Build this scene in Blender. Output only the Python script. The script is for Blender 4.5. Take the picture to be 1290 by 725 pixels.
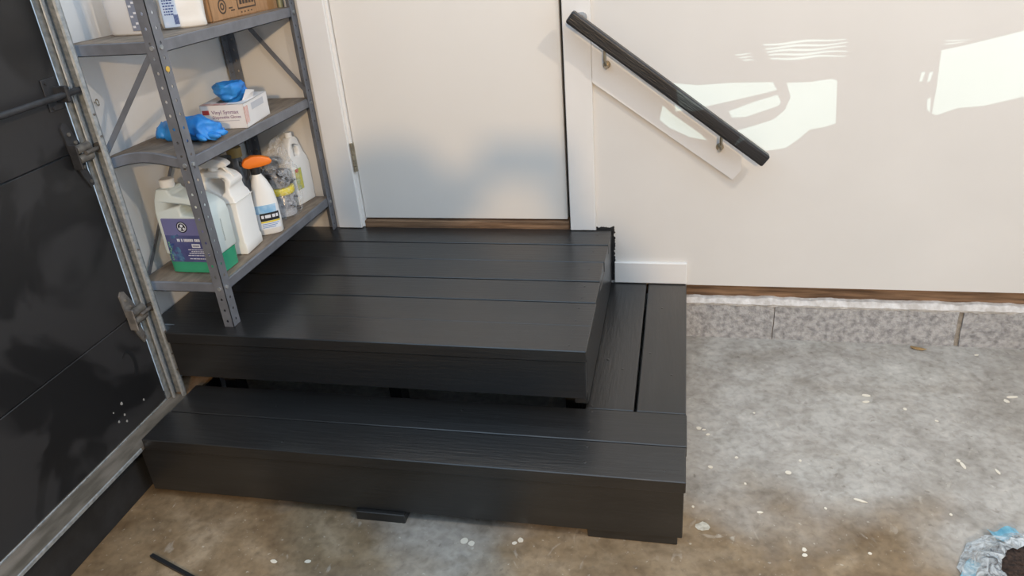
import bpy, bmesh, math, random
from mathutils import Vector, Matrix, Euler, noise
from mathutils.geometry import tessellate_polygon
random.seed(7)
for o in list(bpy.data.objects): bpy.data.objects.remove(o)
S = bpy.context.scene
COL = S.collection
PI = math.pi

# ------------------------------------------------------------------ camera
CAMPOS = Vector((1.2072, -2.6043, 1.5540)); FPX = 956.8
cam_d = bpy.data.cameras.new('camera'); cam = bpy.data.objects.new('camera', cam_d); COL.objects.link(cam)
CR = (Matrix.Rotation(math.radians(13.7284), 3, 'Z') @ Matrix.Rotation(math.radians(62.9679), 3, 'X')
      @ Matrix.Rotation(math.radians(-4.7459), 3, 'Z'))
cam.matrix_world = Matrix.Translation(CAMPOS) @ CR.to_4x4()
cam_d.sensor_width = 36; cam_d.lens = 36 * FPX / 1290; cam_d.clip_start = .02
S.camera = cam
def px(u, v, ax, val):
    d = CR @ Vector(((u - 645) / FPX, -(v - 362.5) / FPX, -1)); i = 'xyz'.index(ax)
    return CAMPOS + d * ((val - CAMPOS[i]) / d[i])

# ------------------------------------------------------------------ light
S.view_settings.view_transform = 'Standard'; S.view_settings.look = 'None'
S.view_settings.gamma = 1; S.view_settings.use_curve_mapping = False
S.view_settings.exposure = -0.06
W = bpy.data.worlds.new('sky'); S.world = W; W.use_nodes = True
W.node_tree.nodes['Background'].inputs[0].default_value = (.60, .79, 1.0, 1)
W.node_tree.nodes['Background'].inputs[1].default_value = 1.85
SUN_DIR = Vector((-.15, 1, -.20)).normalized()
def light(name, kind, loc, energy, color, **k):
    d = bpy.data.lights.new(name, kind); d.energy = energy; d.color = color
    o = bpy.data.objects.new(name, d); COL.objects.link(o); o.location = loc
    for a, b in k.items(): setattr(d, a, b)
    return o
sun = light('sun_offscreen', 'SUN', (0, -8, 4), 1.35, (.70, 1.0, .95), angle=math.radians(.03))
sun.rotation_euler = SUN_DIR.to_track_quat('-Z', 'Y').to_euler()
light('ceiling_lamp_offscreen', 'POINT', (2.9, -2.1, 2.9), 110, (1, .82, .62), shadow_soft_size=.05)
light('rear_lamp_offscreen', 'POINT', (1.76, -5.2, 2.41), 430, (1, .68, .36), shadow_soft_size=.075)

# ------------------------------------------------------------------ materials
MATS = {}
def mat(name, col, rough=.5, metal=0., spec=.5, var=0., vscale=8., stretch=(1, 1, 1), bump=0., bscale=60., col2=None, sharp=(.35, .65), trans=0., alpha=1., coat=0., detail=4.):
    if name in MATS: return MATS[name]
    m = bpy.data.materials.new(name); m.use_nodes = True; nt = m.node_tree; b = nt.nodes['Principled BSDF']; L = nt.links
    c = (*col, 1)
    b.inputs['Base Color'].default_value = c; b.inputs['Roughness'].default_value = rough; b.inputs['Metallic'].default_value = metal
    b.inputs['Specular IOR Level'].default_value = spec; b.inputs['Transmission Weight'].default_value = trans; b.inputs['Alpha'].default_value = alpha
    b.inputs['Coat Weight'].default_value = coat
    tc = nt.nodes.new('ShaderNodeTexCoord'); mp = nt.nodes.new('ShaderNodeMapping'); mp.inputs['Scale'].default_value = stretch
    L.new(tc.outputs['Object'], mp.inputs[0])
    if var or col2:
        n = nt.nodes.new('ShaderNodeTexNoise'); n.inputs['Scale'].default_value = vscale; n.inputs['Detail'].default_value = detail
        L.new(mp.outputs[0], n.inputs['Vector'])
        r = nt.nodes.new('ShaderNodeValToRGB'); L.new(n.outputs['Fac'], r.inputs[0])
        r.color_ramp.elements[0].position = sharp[0]; r.color_ramp.elements[1].position = sharp[1]
        if col2: e0, e1 = c, (*col2, 1)
        else: e0, e1 = tuple(x * (1 - var) for x in col) + (1,), tuple(min(1, x * (1 + var)) for x in col) + (1,)
        r.color_ramp.elements[0].color = e0; r.color_ramp.elements[1].color = e1
        L.new(r.outputs[0], b.inputs['Base Color'])
    if bump:
        n2 = nt.nodes.new('ShaderNodeTexNoise'); n2.inputs['Scale'].default_value = bscale; n2.inputs['Detail'].default_value = 5
        L.new(mp.outputs[0], n2.inputs['Vector'])
        bp = nt.nodes.new('ShaderNodeBump'); bp.inputs['Strength'].default_value = bump; bp.inputs['Distance'].default_value = .004
        L.new(n2.outputs['Fac'], bp.inputs['Height']); L.new(bp.outputs[0], b.inputs['Normal'])
    MATS[name] = m
    return m

WALL = mat('wall_paint', (.71, .69, .66), .32, var=.02, vscale=3, bump=.05, bscale=25)
WALL_L = mat('side_wall_paint', (.82, .82, .81), .45, var=.04, vscale=5, bump=.12, bscale=12)
TRIM = mat('trim_paint', (.79, .768, .74), .3, var=.015, bump=.03)
DOORM = mat('door_paint', (.79, .755, .705), .35, var=.015, vscale=2, bump=.03, bscale=15)
STEP = mat('charcoal_deck_paint', (.019, .0187, .0187), .28, var=.10, vscale=9, stretch=(.35, 4, 4), bump=.22, bscale=30, spec=.8)
STEPY = mat('charcoal_deck_paint_lengthwise', (.019, .0187, .0187), .28, var=.10, vscale=9, stretch=(4, .35, 4), bump=.22, bscale=30, spec=.8)
RACK = mat('rack_steel_paint', (.17, .18, .205), .42, metal=.2, var=.12, vscale=20)
DECK = mat('dusty_shelf_deck', (.16, .125, .095), .8, col2=(.27, .215, .165), vscale=14, stretch=(3, .8, 1), bump=.2)
GALV = mat('galvanised_steel', (.30, .33, .35), .52, metal=.6, col2=(.47, .49, .50), vscale=70, bump=.08, bscale=80)
HW = mat('dull_hardware', (.10, .095, .09), .5, metal=.6, col2=(.22, .20, .18), vscale=40)
HWD = mat('painted_hardware', (.035, .036, .04), .5, metal=.2, var=.3, vscale=30)
BRASS = mat('aged_nickel', (.42, .37, .28), .35, metal=.9, var=.2, vscale=40)
WOOD = mat('bare_sill_wood', (.10, .055, .028), .8, col2=(.27, .16, .09), vscale=14, stretch=(.4, 5, 5), bump=.5)
WHITEP = mat('white_plastic', (.84, .84, .82), .35, var=.02)
BLUEG = mat('blue_nitrile', (.02, .20, .62), .45, col2=(.04, .30, .78), vscale=30, bump=.3, bscale=60)
BLACKP = mat('black_plastic', (.015, .016, .018), .35)
ORANGE = mat('orange_plastic', (.90, .22, .02), .35)
CARD = mat('cardboard', (.42, .24, .12), .8, var=.10, vscale=18, stretch=(1, 6, 1), bump=.15)
INK = mat('brown_ink', (.07, .045, .03), .7)

def garage_mat():
    m = bpy.data.materials.new('garage_door_paint'); m.use_nodes = True; nt = m.node_tree; b = nt.nodes['Principled BSDF']; L = nt.links
    tc = nt.nodes.new('ShaderNodeTexCoord'); n = nt.nodes.new('ShaderNodeTexNoise'); n.inputs['Scale'].default_value = 2.6; n.inputs['Detail'].default_value = 3; n.inputs['Distortion'].default_value = 1.2
    L.new(tc.outputs['Object'], n.inputs['Vector'])
    r = nt.nodes.new('ShaderNodeValToRGB'); e = r.color_ramp.elements; e[0].position = .42; e[0].color = (.011, .011, .012, 1); e[1].position = .50; e[1].color = (.025, .0245, .026, 1)
    L.new(n.outputs['Fac'], r.inputs[0]); L.new(r.outputs[0], b.inputs['Base Color'])
    r2 = nt.nodes.new('ShaderNodeMapRange'); r2.inputs[1].default_value = .4; r2.inputs[2].default_value = .5; r2.inputs[3].default_value = .36; r2.inputs[4].default_value = .5
    L.new(n.outputs['Fac'], r2.inputs[0]); L.new(r2.outputs[0], b.inputs['Roughness'])
    n2 = nt.nodes.new('ShaderNodeTexNoise'); n2.inputs['Scale'].default_value = 14; bp = nt.nodes.new('ShaderNodeBump'); bp.inputs['Strength'].default_value = .12; bp.inputs['Distance'].default_value = .004
    L.new(tc.outputs['Object'], n2.inputs['Vector']); L.new(n2.outputs['Fac'], bp.inputs['Height']); L.new(bp.outputs[0], b.inputs['Normal'])
    return m
GDOOR = garage_mat()

def floor_mat():
    m = bpy.data.materials.new('stained_concrete'); m.use_nodes = True; nt = m.node_tree; b = nt.nodes['Principled BSDF']; L = nt.links
    tc = nt.nodes.new('ShaderNodeTexCoord')
    def noi(sc, det=6, dist=0., st=(1, 1, 1)):
        mp = nt.nodes.new('ShaderNodeMapping'); mp.inputs['Scale'].default_value = st
        n = nt.nodes.new('ShaderNodeTexNoise'); n.inputs['Scale'].default_value = sc; n.inputs['Detail'].default_value = det; n.inputs['Distortion'].default_value = dist
        L.new(tc.outputs['Object'], mp.inputs[0]); L.new(mp.outputs[0], n.inputs['Vector']); return n.outputs['Fac']
    def ramp(f, stops):
        r = nt.nodes.new('ShaderNodeValToRGB'); L.new(f, r.inputs[0]); e = r.color_ramp.elements
        while len(e) < len(stops): e.new(.5)
        for q, (p, c) in zip(e, stops): q.position = p; q.color = (*c, 1)
        return r.outputs[0]
    def mix(f, a, c, mode='MIX'):
        x = nt.nodes.new('ShaderNodeMix'); x.data_type = 'RGBA'; x.blend_type = mode
        if isinstance(f, float): x.inputs[0].default_value = f
        else: L.new(f, x.inputs[0])
        for i, v in ((6, a), (7, c)):
            if isinstance(v, tuple): x.inputs[i].default_value = (*v, 1)
            else: L.new(v, x.inputs[i])
        return x.outputs[2]
    grey = ramp(noi(3.2, 8, .6), [(.3, (.31, .285, .25)), (.5, (.39, .365, .33)), (.72, (.47, .45, .41))])
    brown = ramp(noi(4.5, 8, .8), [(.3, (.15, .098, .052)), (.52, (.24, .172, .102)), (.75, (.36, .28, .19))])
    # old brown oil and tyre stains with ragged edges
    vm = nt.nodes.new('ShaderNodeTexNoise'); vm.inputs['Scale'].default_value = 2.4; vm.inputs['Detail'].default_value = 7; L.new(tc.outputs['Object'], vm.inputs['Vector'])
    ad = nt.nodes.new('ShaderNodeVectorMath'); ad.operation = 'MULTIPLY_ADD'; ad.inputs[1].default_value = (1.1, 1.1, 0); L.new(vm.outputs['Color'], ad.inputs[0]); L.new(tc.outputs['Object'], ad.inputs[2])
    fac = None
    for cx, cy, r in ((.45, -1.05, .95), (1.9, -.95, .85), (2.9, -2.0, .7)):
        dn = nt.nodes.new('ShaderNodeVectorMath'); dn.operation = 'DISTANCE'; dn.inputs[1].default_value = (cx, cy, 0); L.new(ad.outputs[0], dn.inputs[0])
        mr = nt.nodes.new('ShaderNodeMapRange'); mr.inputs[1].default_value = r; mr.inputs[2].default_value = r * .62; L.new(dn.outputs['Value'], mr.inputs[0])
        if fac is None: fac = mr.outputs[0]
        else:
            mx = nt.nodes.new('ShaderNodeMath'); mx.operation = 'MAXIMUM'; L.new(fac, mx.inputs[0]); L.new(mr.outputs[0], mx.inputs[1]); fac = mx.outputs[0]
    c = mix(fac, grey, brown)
    c = mix(ramp(noi(1.6, 10, 1.2, (1, 2, 1)), [(.55, (0, 0, 0)), (.75, (.5, .5, .5))]), c, (.20, .165, .125))
    c = mix(ramp(noi(75, 3), [(.66, (0, 0, 0)), (.74, (.45, .45, .45))]), c, (.62, .58, .50))
    c = mix(ramp(noi(38, 4, .3), [(.27, (.45, .45, .45)), (.34, (0, 0, 0))]), c, (.13, .105, .08))
    c = mix(ramp(noi(14, 5, 2.5, (1, .5, 1)), [(.66, (0, 0, 0)), (.76, (.4, .4, .4))]), c, (.55, .51, .44))
    c = mix(1.0, c, ramp(noi(11, 9, .8), [(.28, (.78, .765, .745)), (.5, (1, 1, 1)), (.74, (1.16, 1.155, 1.15))]), 'MULTIPLY')
    c = mix(1.0, c, ramp(noi(46, 6, .4), [(.30, (.80, .79, .775)), (.5, (1, 1, 1)), (.72, (1.15, 1.15, 1.14))]), 'MULTIPLY')
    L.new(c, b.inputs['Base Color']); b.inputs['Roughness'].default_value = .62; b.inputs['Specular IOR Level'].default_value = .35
    bp = nt.nodes.new('ShaderNodeBump'); bp.inputs['Strength'].default_value = .2; bp.inputs['Distance'].default_value = .004
    L.new(noi(45, 6), bp.inputs['Height']); L.new(bp.outputs[0], b.inputs['Normal'])
    return m
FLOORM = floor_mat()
BLOCK = mat('concrete_block', (.22, .215, .215), .9, col2=(.47, .46, .455), vscale=55, bump=1.0, bscale=150, sharp=(.28, .62), detail=8)
MORTAR = mat('mortar', (.30, .27, .23), .9, var=.2, vscale=60, bump=.6)

# ------------------------------------------------------------------ mesh helpers
def obj(name, bm, m, parent=None, smooth=None, loc=None):
    me = bpy.data.meshes.new(name); bmesh.ops.recalc_face_normals(bm, faces=bm.faces); bm.to_mesh(me); bm.free()
    me.materials.append(m); o = bpy.data.objects.new(name, me); COL.objects.link(o)
    if parent: o.parent = parent
    if loc is not None: o.location = loc
    if smooth is not None:
        for p in me.polygons: p.use_smooth = True
        if smooth < 180:
            bm2 = bmesh.new(); bm2.from_mesh(me)
            for e in bm2.edges:
                if len(e.link_faces) == 2 and e.calc_face_angle(0) > math.radians(smooth): e.smooth = False
            bm2.to_mesh(me); bm2.free()
    return o
def tag(o, label, cat=None, group=None, kind=None):
    o['label'] = label
    if cat: o['category'] = cat
    if group: o['group'] = group
    if kind: o['kind'] = kind
    return o
def struct(o, label=None):
    o['kind'] = 'structure'
    if label: o['label'] = label
    return o
def thing(name, label, cat, loc=(0, 0, 0), group=None, rz=0):
    o = bpy.data.objects.new(name, None); COL.objects.link(o); o.location = loc; o.rotation_euler = (0, 0, rz)
    o.empty_display_size = .05
    return tag(o, label, cat, group)
def box(bm, x0, x1, y0, y1, z0, z1, bev=0., seg=1, M=None):
    t = bmesh.new(); bmesh.ops.create_cube(t, size=1)
    for v in t.verts: v.co = Vector(((x0 + x1) / 2 + v.co.x * (x1 - x0), (y0 + y1) / 2 + v.co.y * (y1 - y0), (z0 + z1) / 2 + v.co.z * (z1 - z0)))
    if bev: bmesh.ops.bevel(t, geom=t.edges[:], offset=bev, segments=seg, affect='EDGES', profile=.5)
    join(bm, t, M)
    return bm
def join(bm, t, M=None):
    vs = [bm.verts.new(M @ v.co if M else v.co) for v in t.verts]
    t.verts.index_update()
    for f in t.faces:
        try: bm.faces.new([vs[v.index] for v in f.verts])
        except ValueError: pass
    t.free()
def bx(x0, x1, y0, y1, z0, z1, bev=0., seg=1): return box(bmesh.new(), x0, x1, y0, y1, z0, z1, bev, seg)
def tube(bm, pts, r, n=10, cap=True):
    pts = [Vector(p) for p in pts]; rings = []
    up = Vector((0, 0, 1))
    for i, p in enumerate(pts):
        d = (pts[min(i + 1, len(pts) - 1)] - pts[max(i - 1, 0)]).normalized()
        a = d.cross(up) if abs(d.dot(up)) < .95 else d.cross(Vector((1, 0, 0))); a.normalize(); b = d.cross(a)
        rr = r[i] if isinstance(r, (list, tuple)) else r
        rings.append([bm.verts.new(p + rr * (math.cos(2 * PI * k / n) * a + math.sin(2 * PI * k / n) * b)) for k in range(n)])
    for q, w in zip(rings, rings[1:]):
        for k in range(n): bm.faces.new((q[k], q[(k + 1) % n], w[(k + 1) % n], w[k]))
    if cap: bm.faces.new(rings[0][::-1]); bm.faces.new(rings[-1])
    return bm
def loft(bm, secs, n=32, ex=2., cap=True):
    """secs: (cx, cy, z, a, b[, exponent]) superellipse rings"""
    rings = []
    for s in secs:
        e = s[5] if len(s) > 5 else ex; ring = []
        for k in range(n):
            t = 2 * PI * k / n; c, sn = math.cos(t), math.sin(t)
            ring.append(bm.verts.new((s[0] + s[3] * math.copysign(abs(c) ** (2 / e), c), s[1] + s[4] * math.copysign(abs(sn) ** (2 / e), sn), s[2])))
        rings.append(ring)
    for q, w in zip(rings, rings[1:]):
        for k in range(n): bm.faces.new((q[k], q[(k + 1) % n], w[(k + 1) % n], w[k]))
    if cap: bm.faces.new(rings[0][::-1]); bm.faces.new(rings[-1])
    return bm
def extr(bm, outer, holes, fn0, fn1):
    """outline with holes, side walls and both caps; fn0/fn1 map (a,b) -> 3D"""
    loops = [outer] + holes
    tris = tessellate_polygon([[Vector((a, b, 0)) for a, b in lp] for lp in loops])
    flat = [p for lp in loops for p in lp]
    A = [bm.verts.new(fn0(*p)) for p in flat]; B = [bm.verts.new(fn1(*p)) for p in flat]
    for t in tris:
        for V in (A, B):
            try: bm.faces.new([V[i] for i in t])
            except ValueError: pass
    i0 = 0
    for lp in loops:
        n = len(lp)
        for k in range(n):
            a, b = i0 + k, i0 + (k + 1) % n
            try: bm.faces.new((A[a], A[b], B[b], B[a]))
            except ValueError: pass
        i0 += n
    return bm
def text(name, body, size, m, parent, M, ext=.0004):
    cu = bpy.data.curves.new(name, 'FONT'); cu.body = body; cu.size = size; cu.extrude = ext; cu.align_x = 'LEFT'; cu.resolution_u = 2
    t = bpy.data.objects.new(name, cu); COL.objects.link(t); dg = bpy.context.evaluated_depsgraph_get(); dg.update()
    me = bpy.data.meshes.new_from_object(t.evaluated_get(dg)); bpy.data.objects.remove(t)
    me.materials.clear(); me.materials.append(m); o = bpy.data.objects.new(name, me); COL.objects.link(o); o.parent = parent; o.matrix_local = M
    return o
FACE_Y = Matrix(((1, 0, 0, 0), (0, 0, 1, 0), (0, 1, 0, 0), (0, 0, 0, 1)))      # text in XZ plane
def facing_y(x, y, z): return Matrix.Translation((x, y, z)) @ Matrix.Rotation(PI / 2, 4, 'X')
def facing_x(x, y, z): return Matrix.Translation((x, y, z)) @ Matrix.Rotation(PI / 2, 4, 'Z') @ Matrix.Rotation(PI / 2, 4, 'X')

# ------------------------------------------------------------------ dimensions
H1, H2 = .227, .443            # tread heights
XR, XU = 1.244, .971           # right ends of the two steps
YF1, YF2 = -1.098, -.850       # fronts
XWL = -.426                    # left wall face
ZWB = .221                     # drywall bottom
YROOM = -7.0

# ------------------------------------------------------------------ setting
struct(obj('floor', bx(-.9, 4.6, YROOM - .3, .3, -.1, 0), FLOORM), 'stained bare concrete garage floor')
bm = bmesh.new()
# drywall with the door opening left free
extr(bm, [(XWL - .1, ZWB), (4.6, ZWB), (4.6, 2.7), (XWL - .1, 2.7)], [[(-.012, H2 - .004), (.822, H2 - .004), (.822, 2.05), (-.012, 2.05)]], lambda a, b: (a, 0, b), lambda a, b: (a, .12, b))
struct(obj('wall_back', bm, WALL), 'cream painted wall with the door')
bm = bmesh.new()
extr(bm, [(-.80, 0), (.12, 0), (.12, 2.7), (-.80, 2.7)], [], lambda a, b: (XWL, a, b), lambda a, b: (XWL - .14, a, b))
struct(obj('wall_left', bm, WALL_L), 'white side wall behind the shelving rack')
# unseen dark wall added behind the camera, holes shaped to cut sunlight into patches
def to_rear(u, v):
    p = px(u, v, 'y', 0); t = (YROOM - p.y) / SUN_DIR.y; q = p + SUN_DIR * t; return (q.x, q.z)
def wave(x0, y0, x1, y1, h, amp, k, ph=0, n=14):
    top = []; bot = []
    for i in range(n + 1):
        s = i / n; x = x0 + (x1 - x0) * s; y = y0 + (y1 - y0) * s + amp * math.sin(k * s + ph); hh = h * (.45 + .55 * math.sin(PI * min(1, .12 + s * .9)))
        top.append((x, y - hh / 2)); bot.append((x, y + hh / 2))
    return top + bot[::-1]
holes_px = [
    [(845, 104), (880, 107), (920, 104), (974, 103), (979, 113), (960, 118), (925, 126), (890, 134), (850, 140)],           # main patch above the strap
    [(918, 140), (950, 128), (980, 119), (984, 128), (981, 133), (940, 147), (922, 148)],
    [(991, 104), (1020, 103), (1048, 99), (1055, 101), (1053, 155), (1038, 160), (1020, 163), (1006, 175), (990, 186), (965, 190), (935, 168), (915, 180),
     (925, 165), (950, 158), (975, 150), (989, 138), (996, 122)],
    [(1186, 63), (1215, 57), (1292, 38), (1330, 28), (1330, 110), (1292, 121), (1240, 133), (1206, 136), (1180, 145), (1174, 143), (1180, 110)],
    [(834, 132), (848, 144), (882, 168), (890, 176), (868, 172), (842, 160), (830, 150)],
]
for i in range(5):
    holes_px.append(wave(968 - 6 + i * 2.2, 56 + i * 4.6, 1066 + 2 * (i % 2), 48.5 + i * 5.2, 3.1, 1.0, 9, i * 1.3))
for i in range(3): holes_px.append(wave(926 + i * 5, 69 + i * 3.3, 946 + i * 2, 67 + i * 4.2, 1.8, .4, 4, i, 6))
for i in range(2): holes_px.append(wave(1190, 51 + i * 4, 1222 - i * 6, 50 + i * 3, 1.6, .4, 4, i, 6))
for i in range(2): holes_px.append([(1161 + i * 10, 91), (1166 + i * 10, 90), (1162 + i * 10, 102), (1158 + i * 10, 103)])
holes_px.append([(1168, 125), (1173, 122), (1172, 142), (1168, 138)])
holes = [[to_rear(u, v) for u, v in h] for h in holes_px]
bm = bmesh.new()
extr(bm, [(-2.5, 0), (5.2, 0), (5.2, 3.4), (-2.5, 3.4)], holes, lambda a, b: (a, YROOM, b), lambda a, b: (a, YROOM - .004, b))
struct(obj('wall_sun_mask', bm, mat('sun_mask_board', (.07, .07, .075), .8)), 'unseen dark wall added to shape sunlight into patches')

g = bmesh.new(); extr(g, [(YROOM + .01, 0), (-3.0, 0), (-3.0, 2.1), (-.9, 2.1), (-.9, 0), (-.02, 0), (-.02, 2.7), (YROOM + .01, 2.7)], [], lambda a, b: (3.3, a, b), lambda a, b: (3.4, a, b))  # unseen side wall with made-up opening, added to hold back sky light
struct(obj('wall_sky_block', g, mat('sky_block_board', (.14, .135, .13), .8)), 'unseen dark side wall with an opening, added to limit sky light')
# stem wall of blocks below the drywall, mortar bed and exposed sill plate
sw = thing('stem_wall', 'grey concrete block footing under the cream wall', None, (0, 0, 0)); struct(sw)
edges = [XWL + .001, -.02, .38, 1.1, 1.566, 2.196, 2.60, 3.2, 3.8, 4.6]
for a, b in zip(edges, edges[1:]):
    bm = bmesh.new(); t = bmesh.new(); bmesh.ops.create_cube(t, size=1)
    bmesh.ops.subdivide_edges(t, edges=t.edges[:], cuts=6, use_grid_fill=True)
    for v in t.verts:
        x0_, x1_ = a + (.010 if a == 2.196 else .0015), b - (.007 if b == 2.196 else .0015)
        v.co = Vector(((x0_ + x1_) / 2 + v.co.x * (x1_ - x0_), .06 + v.co.y * .13, .0725 + v.co.z * .145))
        v.co.y += .004 * noise.noise(v.co * 9); v.co.x += .004 * noise.noise(v.co * 23)
    join(bm, t); obj('block', bm, BLOCK, sw)
bm = bx(XWL + .001, 4.6, .003, .12, -.01, .143)
obj('mortar_joint', bm, MORTAR, sw)
bm = bmesh.new(); N = 260; prev = None
for i in range(N + 1):
    x = XWL + .006 + (3.28 - XWL) * i / N; j = noise.noise(Vector((x * 14, 0, 0))); k = noise.noise(Vector((x * 33, 4, 0)))
    ring = [bm.verts.new(c) for c in ((x, .10, .14), (x, -.006 - .006 * k, .141 - .004 * j), (x, -.011 - .004 * j, .151 + .004 * k), (x, .002 + .004 * k, .168 + .009 * j + .004 * k), (x, .1, .172))]
    if prev:
        for q in range(4): bm.faces.new((prev[q], prev[q + 1], ring[q + 1], ring[q]))
    prev = ring
obj('mortar_bed', bm, mat('crumbling_mortar', (.50, .47, .44), .95, col2=(.72, .70, .68), vscale=35, bump=.9, bscale=90), sw)
tr = obj('trim_3', bx(XWL, 3.4, .022, .11, .166, ZWB, .002), WOOD); struct(tr, 'rough brown sill plate exposed below the wall')

# door
d = thing('door_1', 'white flat door above the charcoal landing', None); struct(d)
obj('slab', bx(.001, .805, .006, .046, .478, 2.04, .002), DOORM, d)
obj('jamb', bx(-.012, -.001, -.004, .12, H2 + .002, 2.05, .001), TRIM, d)
obj('jamb', bx(.815, .822, -.001, .12, H2 + .002, 2.05, .001), TRIM, d)
obj('stop', bx(-.001, .815, .05, .12, H2 + .03, 2.05), TRIM, d)
obj('weatherstrip', bx(.8055, .8148, .030, .050, .478, 2.04, .002), mat('black_rubber', (.02, .02, .02), .7), d)
for z0 in (.672, 1.72):
    h = obj('hinge', bx(-.009, .004, -.003, .006, z0, z0 + .112, .001), BRASS, d)
    bm = bmesh.new()
    for k in range(5): tube(bm, [(-.003, -.006, z0 + .0225 * k + .001), (-.003, -.006, z0 + .0225 * k + .0215)], .0055, 10)
    obj('knuckle', bm, BRASS, h, 40)
thr = obj('trim_4', bx(-.002, .812, -.006, .11, H2 - .004, .471, .003), WOOD); struct(thr, 'bare brown wooden threshold under the white door')
struct(obj('trim_1', bx(-.108, -.010, -.019, .001, H2 + .002, 2.15, .002), TRIM), 'white casing on the hinge side of the door')
struct(obj('trim_2', bx(.818, .911, -.019, .001, H2 + .002, 2.15, .002), TRIM), 'white casing on the handrail side of the door')
struct(obj('baseboard_back', bx(XU + .006, XR, -.015, .001, H1 + .002, .315, .003), TRIM), 'short white baseboard above the lower step')
# black paint slopped on the wall around the landing
bm = bmesh.new(); pts = []
random.seed(3)
for i in range(46):
    z = .235 + i * .0049; pts.append((XU + .003 + random.uniform(0, .008), z))
pts += [(XU + .004, .456), (XU - .004, .452)]
for i in range(12): pts.append((XU - .01 - i * .0045, .447 + random.uniform(0, .006)))
pts += [(.915, .43), (XU - .02, .43), (XU - .02, .235)]
extr(bm, pts, [], lambda a, b: (a, -.0035, b), lambda a, b: (a, .0005, b))
ps = obj('paint_smear', bm, mat('black_paint', (.012, .012, .013), .6, bump=.5)); tag(ps, 'ragged black paint edge on the wall beside the landing', 'paint')

# ------------------------------------------------------------------ steps
random.seed(11)
def screws(parent, pts, z):
    for x, y in pts:
        bm = bmesh.new(); loft(bm, [(0, 0, -.002, .0045, .0045), (0, 0, .0004, .0045, .0045), (0, 0, .0009, .003, .003)], 8)
        obj('screw', bm, STEP, parent, 40, (x, y, z))
up = thing('stair_landing', 'upper charcoal painted wooden step below the white door', 'step', (0, 0, 0))
ys = [-.004, -.143, -.279, -.424, -.567, -.851]      # the last gap is filled with paint: two boards that read as one
rows = [(-.004, -.141), (-.1462, -.281), (-.2862, -.426), (-.4312, -.568), (-.5737, -.7098), (-.7102, -.851)]
xl = [-.10, XWL + .004, XWL + .004, XWL + .004, XWL + .006, -.372]
for i, (a, b) in enumerate(rows):
    x1 = XU - random.uniform(0, .006) * (i < 4)
    x0 = XWL + .004 if i < 5 else XWL + .02
    if i < 5: bd = obj('board', bx(x0, x1, b, a, H2 - .037, H2, .0018, 1), STEP, up)
    else:      # notched round the door track
        g = bmesh.new(); extr(g, [(-.336, b), (x1, b), (x1, a), (XWL + .004, a), (XWL + .004, -.800), (-.336, -.800)], [], lambda p, q: (p, q, H2 - .037), lambda p, q: (p, q, H2))
        bd = obj('board', g, STEP, up); mod = bd.modifiers.new('bevel', 'BEVEL'); mod.width = .0022; mod.segments = 1; mod.limit_method = 'ANGLE'
    if i in (1, 3, 4): bd.location.z = -.0012
    screws(bd, [(XU - .05, a - .03), (XU - .05, b + .03)] if i > 2 else [(XU - .05, a - .05)], H2)
obj('front_riser', bx(-.334, XU - .004, YF2 + .004, YF2 + .042, .281, H2 - .038, .002), STEP, up)
obj('side_riser', bx(XU - .044, XU - .004, YF2 + .044, -.006, .237, H2 - .038, .002), STEPY, up)
for x in (-.30, .25, XU - .085): obj('frame_joist', bx(x, x + .038, -.705, -.01, .27, H2 - .038, .001), STEP, up)
for x in (-.30, .30, XU - .09):
    for y in (-.69, -.09): obj('leg', bx(x, x + .04, y, y + .06, .0, .268), STEP, up)

lo = thing('stair_step', 'lower L-shaped charcoal painted wooden step on the concrete floor', 'step', (0, 0, 0))
obj('board', bx(-.3155, XR, -1.098, -.9605, H1 - .037, H1, .0022, 1), STEP, lo)
obj('board', bx(-.312, XR + .002, -.957, -.816, H1 - .037, H1, .0022, 1), STEP, lo)
obj('board', bx(XU - .013, 1.0975, -.8145, -.006, H1 - .037, H1, .0035, 2), STEPY, lo)
obj('board', bx(1.1045, XR, -.8145, -.006, H1 - .037, H1, .0035, 2), STEPY, lo)
screws(lo, [(.975, -.80), (.978, -.83), (.98, -.92), (.983, -.985), (.985, -1.05), (1.16, -.2), (1.13, -.5), (1.05, -.6), (1.2, -.62), (1.0, -.55), (1.19, -1.06), (.1, -.87), (.02, -.9), (.3, -.84), (.12, -1.06), (.6, -.86)], H1)
obj('front_riser', bx(-.338, XR - .004, -1.092, -1.054, .031, .188, .002), STEP, lo)
obj('side_riser', bx(XR - .044, XR - .004, -1.052, -.02, .031, H1 - .038, .002), STEPY, lo)
obj('end_riser', bx(-.338, -.300, -1.052, -.82, .031, .186, .002), STEPY, lo)
obj('back_joist', bx(-.30, XU - .03, -.868, -.83, .04, H1 - .038), STEP, lo)
for x in (.325,): obj('foot_block', bx(x, x + .148, -1.104, -.95, 0, .0305, .002), STEP, lo)
obj('foot_runner', bx(.99, XR - .016, -1.086, -.9, 0, .0305, .002), STEP, lo)
obj('foot_runner', bx(-.29, .28, -1.0, -.92, 0, .0305, .002), STEP, lo)
for y in (-.5, -.1): obj('foot_block', bx(XR - .14, XR - .02, y, y + .09, 0, .0305, .002), STEP, lo)

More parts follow.
